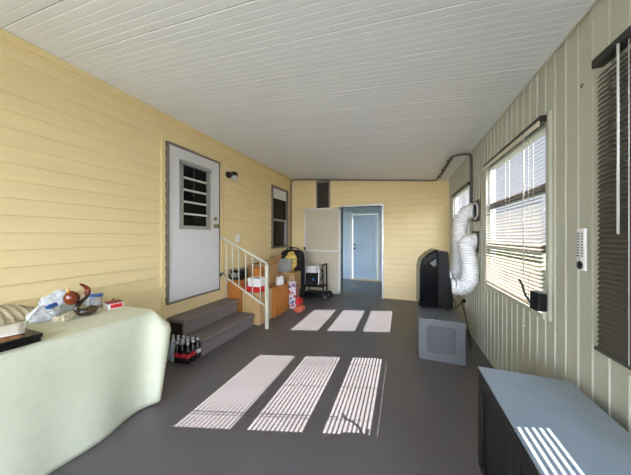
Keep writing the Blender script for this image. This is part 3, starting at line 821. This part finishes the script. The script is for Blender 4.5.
tube(bm, spline([(R-.05, 3.95, .415), (R-.07, 3.92, .40), (R-.05, 3.85, .25), (R-.04, 3.7, .08), (R-.08, 3.45, .012), (R-.12, 3.25, .008)], 8), .006, 6)
tag(obj('power_cord', bm, rubber), 'black power cord dropping from the wall outlet behind the grey box', 'cord')
bm = bmesh.new()
p0 = MR @ Vector((.394, .2, .52))
tube(bm, spline([tuple(p0), (p0.x+.04, p0.y, .53), (.66, 3.5, .47), (.665, 3.6, .40), (.70, 3.72, .36), (R-.055, 3.93, .42)], 8), .005, 6)
tag(obj('appliance_cord', bm, rubber), 'black cord looping from the air conditioner base to the wall outlet', 'cord')

# small black gadget placed against the middle blind's bottom rail
gd = thing('black_gadget', 'small black box with a curved strap at the sill end of the middle blind', 'box', (R-.08, 1.895, .885))
obj('case', BX(R-.092, R-.0475, 1.845, 1.950, .885, .995, bev=.005), black_m, gd)
bm = bmesh.new(); tube(bm, spline([(R-.075, 1.945, .90), (R-.075, 1.995, .915), (R-.08, 2.045, .955), (R-.08, 2.085, 1.01), (R-.08, 2.135, 1.035)], 7), [.008]*28+[.004], 8)
obj('strap', bm, rubber, gd)
bm = bmesh.new(); box(bm, R-.075, R-.062, 1.915, 1.995, .868, .885, bev=.003); obj('clip', bm, rubber, gd)

# ------------------------------------------------------------------ low black cabinet
cx0, cx1, cy0, cy1, cz = .405, .815, .28, 1.605, .60
cab = thing('low_cabinet', 'low black wooden cabinet with blue-grey top under the dark blind', 'cabinet', (.65, 1.0, 0))
bm = bmesh.new(); box(bm, cx0+.03, cx1, cy0+.01, cy1-.015, .05, cz-.028); obj('cabinet_body', bm, cab_black, cab)
obj('plinth', BX(cx0+.05, cx1, cy0+.03, cy1-.04, 0, .05), cab_black, cab)
bm = bmesh.new(); box(bm, cx0, cx1, cy0, cy1, cz-.03, cz-.004, bev=.004); obj('top_edge', bm, cab_black, cab)
bm = bmesh.new(); box(bm, cx0+.006, cx1, cy0+.004, cy1-.004, cz-.006, cz, bev=.002); obj('cabinet_top', bm, cab_top, cab)
n = 3; w = (cy1-.02-cy0-.02)/n
for k in range(n):
    ya = cy1-.018-(k+1)*w+.004; yb_ = cy1-.018-k*w-.004
    d = obj('cabinet_door', BX(cx0+.016, cx0+.030, ya, yb_, .055, cz-.036), cab_black, cab)
    bm = bmesh.new()
    f = .055
    for q in ((ya, ya+f, .055, cz-.036), (yb_-f, yb_, .055, cz-.036), (ya+f, yb_-f, .055, .055+f), (ya+f, yb_-f, cz-.036-f, cz-.036)):
        box(bm, cx0+.004, cx0+.017, *q, bev=.003)
    obj('door_frame', bm, cab_black, d)
    obj('door_knob', one(lathe, [(.006, 0), (.006, .012), (.013, .018), (.011, .026)], M=Matrix.Translation((cx0+.004, ya+.028, .33)) @ Matrix.Rotation(-math.pi/2, 4, 'Y')), brass, d)

# ------------------------------------------------------------------ table with cloth
TX0, TX1, TY0, TY1, TZ = L+.03, -1.875, -1.1, 1.335, .752
tbl = thing('folding_table', 'long table hidden under the pale green cloth along the siding', 'table', (-2.25, .2, 0))
obj('table_top', BX(TX0+.01, TX1-.012, TY0+.01, TY1-.012, TZ-.035, TZ-.006, bev=.004), alu_white, tbl)
for x in (TX0+.08, TX1-.1):
    for y_ in (TY0+.15, TY1-.18):
        obj('leg', one(cyl, (x, y_, 0), (x, y_, TZ-.03), .014), alu, tbl)
# cloth: outline walked from wall end round the free corner, then down the long side
path = []
ne = 26; nf = 150; rc = .02
for k in range(ne): path.append((TX0 + (TX1-rc-TX0)*k/ne, TY1, 0, 1, 0))
for k in range(9):
    a_ = math.pi/2*(1-k/8); path.append((TX1-rc+rc*math.cos(a_), TY1-rc+rc*math.sin(a_), math.cos(a_), math.sin(a_), 1-abs(k-4)/4.5))
for k in range(1, nf+1): path.append((TX1, TY1-rc-(TY1-rc-TY0)*k/nf, 1, 0, 0))
bm = bmesh.new(); rows = []
NZ = 22
for i, (x, y_, nx, ny, cor) in enumerate(path):
    s = i*.016
    ccl = math.exp(-((i-ne-4)/5.)**2)
    col = []
    for j in range(NZ+1):
        f = j/NZ
        z = TZ*(1-f) + .012*f + (.012*math.sin(s*5.3)*f)
        fold = (.018*math.sin(s*7.0+.6) + .012*math.sin(s*15.+1.))*f**1.1
        out = .004 + .020*min(1, f*6) - .022*f + fold*(1-ccl) + ccl*(.125*min(1, f*5.0) - .075*f)
        if f == 0: out = 0
        col.append(bm.verts.new((x+nx*out, y_+ny*out*(.9), max(z, .006))))
    rows.append(col)
for a_, b_ in zip(rows, rows[1:]):
    for j in range(NZ):
        f = bm.faces.new([a_[j], b_[j], b_[j+1], a_[j+1]]); f.smooth = True
inner = [bm.verts.new(c_[0].co) for c_ in rows]
bm.faces.new(inner + [bm.verts.new((TX0, TY0, TZ))])
cl = obj('tablecloth', bm, cloth_m)
sol = cl.modifiers.new('thick', 'SOLIDIFY'); sol.thickness = .003; sol.offset = -1
tag(cl, 'pale green tablecloth draped to the floor over the long table', 'tablecloth')
T = TZ + .0045

# black flat box with picture, paper on it
fb = thing('flat_box', 'flat black box with a brown picture on its lid at the table edge', 'box', (-2.1, .5, T))
obj('box_body', BX(-2.21, -1.925, .24, .715, T, T+.022, bev=.002), black_m, fb)
obj('box_lid', BX(-2.214, -1.918, .236, .72, T+.024, T+.046, bev=.002), black_m, fb)
obj('lid_picture', BX(-2.19, -1.945, .28, .66, T+.0455, T+.0468), picture_m, fb)
bm = bmesh.new(); N1, N2 = 14, 10; g = []
for i in range(N1+1):
    r_ = []
    for j in range(N2+1):
        u, v_ = i/N1, j/N2
        x = -2.09 + .10*v_ - .33*u
        y_ = .39 + .285*v_ + .115*u
        z = T + .053 + .004*math.sin(u*5+v_)*u - (.03*max(0, (-2.225-x))/.2 if x < -2.225 else 0)
        r_.append(bm.verts.new((x, y_, z)))
    g.append(r_)
for a_, b_ in zip(g, g[1:]):
    for j in range(N2):
        f = bm.faces.new([a_[j], a_[j+1], b_[j+1], b_[j]]); f.smooth = True
pp = obj('paper_sheet', bm, paper_m); sol = pp.modifiers.new('t', 'SOLIDIFY'); sol.thickness = .0012
tag(pp, 'curled white paper sheet lying on the flat black box', 'paper')
# tan clear plastic with ribs
bm = bmesh.new(); g = []
for i in range(31):
    r_ = []
    for j in range(15):
        u, v_ = i/30, j/14
        x = -2.58 + .12*v_ + .012*math.sin(u*46-v_*16)
        y_ = .58 + .32*u
        z = T + .006 + (.13*math.sin(math.pi*min(1, .12+v_*.88))**.7)*(.35+.65*math.sin(math.pi*(.12+.8*u))) * (1 + .03*math.sin(u*48-v_*16)) + .01*noise.noise(Vector((x*9, y_*9, 0)))
        r_.append(bm.verts.new((x, y_, max(z, T+.003))))
    g.append(r_)
for a_, b_ in zip(g, g[1:]):
    for j in range(14):
        f = bm.faces.new([a_[j], a_[j+1], b_[j+1], b_[j]]); f.smooth = True
tp = obj('clear_plastic_wrap', bm, bag_tan); sol = tp.modifiers.new('t', 'SOLIDIFY'); sol.thickness = .002
tag(tp, 'tan ribbed clear plastic wrapping at the left end of the table top', 'plastic wrap')
pb_ = thing('grocery_bag', 'white plastic grocery bag with a blue print on the table', 'bag', (-2.41, .93, T))
bm = bmesh.new(); blob(bm, (-2.375, .90, T+.042), (.068, .085, .066), .22, 1.7, 21, sub=5, flat=T+.001)
obj('bag_body', bm, bag_white, pb_)
bm = bmesh.new()
for k in range(3): box(bm, -.004, .004, -.012, .012, -.014, .014, M=Matrix.Translation((-2.33-.012*k, .90+.022*k, T+.096+.003*k)) @ Matrix.Rotation(math.radians(-25), 4, 'Y'))
obj('blue_print', bm, blue_m, pb_)
bm = bmesh.new(); hp = spline([(-2.37, .87, T+.11), (-2.345, .84, T+.085), (-2.31, .80, T+.055), (-2.28, .78, T+.035)], 6)
prev = None
for k, p in enumerate(hp):
    w_ = .022 - .012*abs(k/len(hp)-.3)
    v = (bm.verts.new(p + Vector((-w_, .004, .004))), bm.verts.new(p + Vector((w_, -.004, 0))))
    if prev: bm.faces.new([prev[0], prev[1], v[1], v[0]])
    prev = v
hnd = obj('bag_handle', bm, bag_white, pb_); sol = hnd.modifiers.new('t', 'SOLIDIFY'); sol.thickness = .002
bm = bmesh.new(); blob(bm, (-2.525, 1.04, T+.07), (.05, .115, .098), .25, 2.2, 33, sub=5, flat=T+.001)
tag(obj('plastic_bag', bm, bag_white), 'long white crumpled plastic bag heaped against the siding', 'bag')
bm = bmesh.new(); blob(bm, (-2.53, 1.225, T+.05), (.045, .037, .08), .35, 2.2, 35, sub=4, flat=T+.001)
tag(obj('plastic_bag', bm, bag_white), 'small white plastic bag behind the brown ornament', 'bag')
bm = bmesh.new(); blob(bm, (-2.24, .94, T+.016), (.038, .05, .026), .5, 2.6, 41, sub=5, flat=T+.001)
tag(obj('folded_napkin', bm, linen), 'crumpled cream cloth lying in front of the white bags', 'cloth')
# amber ornament
orn = thing('glass_ornament', 'amber-brown glass ornament with curved neck, round bulb and horn above a dark dish', 'ornament', (-2.25, 1.10, T))
ox, oy = -2.245, 1.075
bm = bmesh.new()
t = bmesh.new()
lathe(t, [(.035, 0), (.06, .006), (.075, .02), (.085, .042), (.078, .046), (.062, .022), (.03, .012)], (0, 0, 0), 22)
for v_ in t.verts: v_.co.z += .018*max(0, v_.co.y/.085)**2 + .006*math.sin(6*math.atan2(v_.co.y, v_.co.x))*(v_.co.xy.length/.085)
merge(bm, t, Matrix.Translation((ox, oy, T)) @ Matrix.Diagonal((.8, .8, .95, 1)))
obj('dish', bm, dark_glass, orn)
nk = spline([(ox+.03, oy+.0, T+.02), (ox+.01, oy-.05, T+.035), (ox-.0, oy-.062, T+.07), (ox-.0, oy-.03, T+.11), (ox, oy+.0, T+.14), (ox, oy-.004, T+.165)], 8)
obj('neck', one(tube, nk, [.015 - .003*k/len(nk) for k in range(len(nk))], 10), dark_glass, orn)
hn = spline([(ox, oy-.002, T+.155), (ox, oy+.006, T+.185), (ox, oy-.01, T+.215), (ox, oy-.042, T+.242)], 8)
obj('horn', one(tube, hn, [.021*(1-.75*(k/(len(hn)-1))**1.5) for k in range(len(hn))], 12), amber, orn)
M = Matrix.Translation((ox-.02, oy-.082, T+.152)) @ Matrix.Rotation(math.radians(18), 4, 'X')
obj('bulb', one(lathe, [(.006, -.056), (.028, -.051), (.042, -.03), (.0455, -.006), (.039, .018), (.024, .036), (.013, .045)], M=M, seg=22), amber, orn)
obj('bulb_tip', one(lathe, [(.015, .038), (.010, .052), (.003, .070), (.001, .074)], M=M, seg=12), amber_tip, orn)
# blue-lidded tub, wire, red box
tub = thing('plastic_tub', 'small clear plastic tub with a blue lid near the siding', 'tub', (-2.47, 1.265, T))
obj('tub_body', one(lathe, [(.032, 0), (.036, .004), (.043, .085), (.041, .09)], (-2.43, 1.225, T), 20), clear_bin, tub)
obj('lid', one(lathe, [(.046, .088), (.047, .092), (.047, .104), (.042, .107)], (-2.43, 1.225, T), 20), blue_m, tub)
bm = bmesh.new()
tube(bm, spline([(-2.33, 1.20, T+.012), (-2.345, 1.25, T+.03), (-2.35, 1.30, T+.045), (-2.36, 1.318, T+.06), (-2.365, 1.312, T+.035), (-2.35, 1.26, T+.005), (-2.335, 1.21, T+.005)], 6), .0035, 6)
tag(obj('bent_wire', bm, gold_wire), 'thin bent bronze wire piece behind the red and white card box', 'wire')
rb = thing('card_box', 'small red and white cardboard packet at the far end of the table', 'box', (-2.28, 1.275, T))
MB_ = Matrix.Translation((-2.265, 1.262, T)) @ Matrix.Rotation(math.radians(-14), 4, 'Z')
bm = bmesh.new(); box(bm, -.06, .06, -.05, .05, 0, .048, bev=.002, M=MB_); obj('box_body', bm, paper_m, rb)
bm = bmesh.new(); box(bm, -.0603, .0603, -.0504, .0504, .0445, .0492, M=MB_); obj('top_panel', bm, dark_red, rb)
bm = bmesh.new(); box(bm, .0598, .0608, -.036, .042, .008, .040, M=MB_); obj('red_panel', bm, red_m, rb)

# ------------------------------------------------------------------ outside
struct('ground', BX(-40, 60, -40, 60, -.5, -.12), ground_m)
struct('ground_patio', BX(-6, 5, -14, FRONT-.1, -.12, -.06), slab_m)

nh = thing('added_house', 'pale single-storey house added outside to screen bright sky beyond the window blinds', 'house', (8.0, 3.0, -.12))  # added so shaded wall, not bright sky, shows behind the blinds
obj('house_wall', BX(6.2, 10, -7, 13, -.12, 2.55), house_m, nh)
bm = bmesh.new(); prism(bm, [(5.9, 2.5), (10.3, 2.5), (10.3, 2.6), (8.1, 3.3), (5.9, 2.6)], 'y', -7.3, 13.3); obj('house_roof', bm, roof_m, nh)
# ------------------------------------------------------------------ light, sky, camera
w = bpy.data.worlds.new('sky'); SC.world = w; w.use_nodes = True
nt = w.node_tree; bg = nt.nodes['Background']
geo = nt.nodes.new('ShaderNodeNewGeometry'); sep = nt.nodes.new('ShaderNodeSeparateXYZ'); cr = nt.nodes.new('ShaderNodeValToRGB')
tc = nt.nodes.new('ShaderNodeTexCoord')
nt.links.new(tc.outputs['Generated'], sep.inputs[0]); nt.links.new(sep.outputs['Z'], cr.inputs['Fac'])
nt.nodes.remove(geo)
cr.color_ramp.elements[0].position = 0; cr.color_ramp.elements[0].color = (.90, .92, .98, 1)
cr.color_ramp.elements[1].position = .8; cr.color_ramp.elements[1].color = (.42, .60, .95, 1)
nt.links.new(cr.outputs[0], bg.inputs['Color'])
# sky strength boosted behind the camera (-Y), added to light the room
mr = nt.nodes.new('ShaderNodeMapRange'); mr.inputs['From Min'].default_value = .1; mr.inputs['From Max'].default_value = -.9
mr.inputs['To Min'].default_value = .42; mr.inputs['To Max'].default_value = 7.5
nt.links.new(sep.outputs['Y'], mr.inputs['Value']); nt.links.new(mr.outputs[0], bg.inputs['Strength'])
sun = bpy.data.lights.new('sun', 'SUN'); sun.energy = 19.0; sun.angle = math.radians(.22); sun.color = (1.0, .99, 1.0)
so = bpy.data.objects.new('sun', sun); C.objects.link(so)
so.rotation_euler = Vector((-1.19, -.366, -1)).to_track_quat('-Z', 'Y').to_euler(); so.location = (8, 3, 8)

cam = bpy.data.cameras.new('camera'); co = bpy.data.objects.new('camera', cam); C.objects.link(co)
co.location = (0, 0, 1.35); th_ = math.atan(86.5/235.)
co.rotation_euler = (math.pi/2, 0, th_)
cam.sensor_fit = 'HORIZONTAL'; cam.sensor_width = 36; cam.lens = 235./631*36; cam.shift_y = -1/631.; cam.clip_start = .02
SC.camera = co
SC.view_settings.view_transform = 'Standard'; SC.view_settings.look = 'None'; SC.view_settings.gamma = 1
SC.view_settings.use_curve_mapping = False
SC.view_settings.exposure = 1.06
SC.cycles.max_bounces = 14; SC.cycles.diffuse_bounces = 8; SC.cycles.transparent_max_bounces = 24
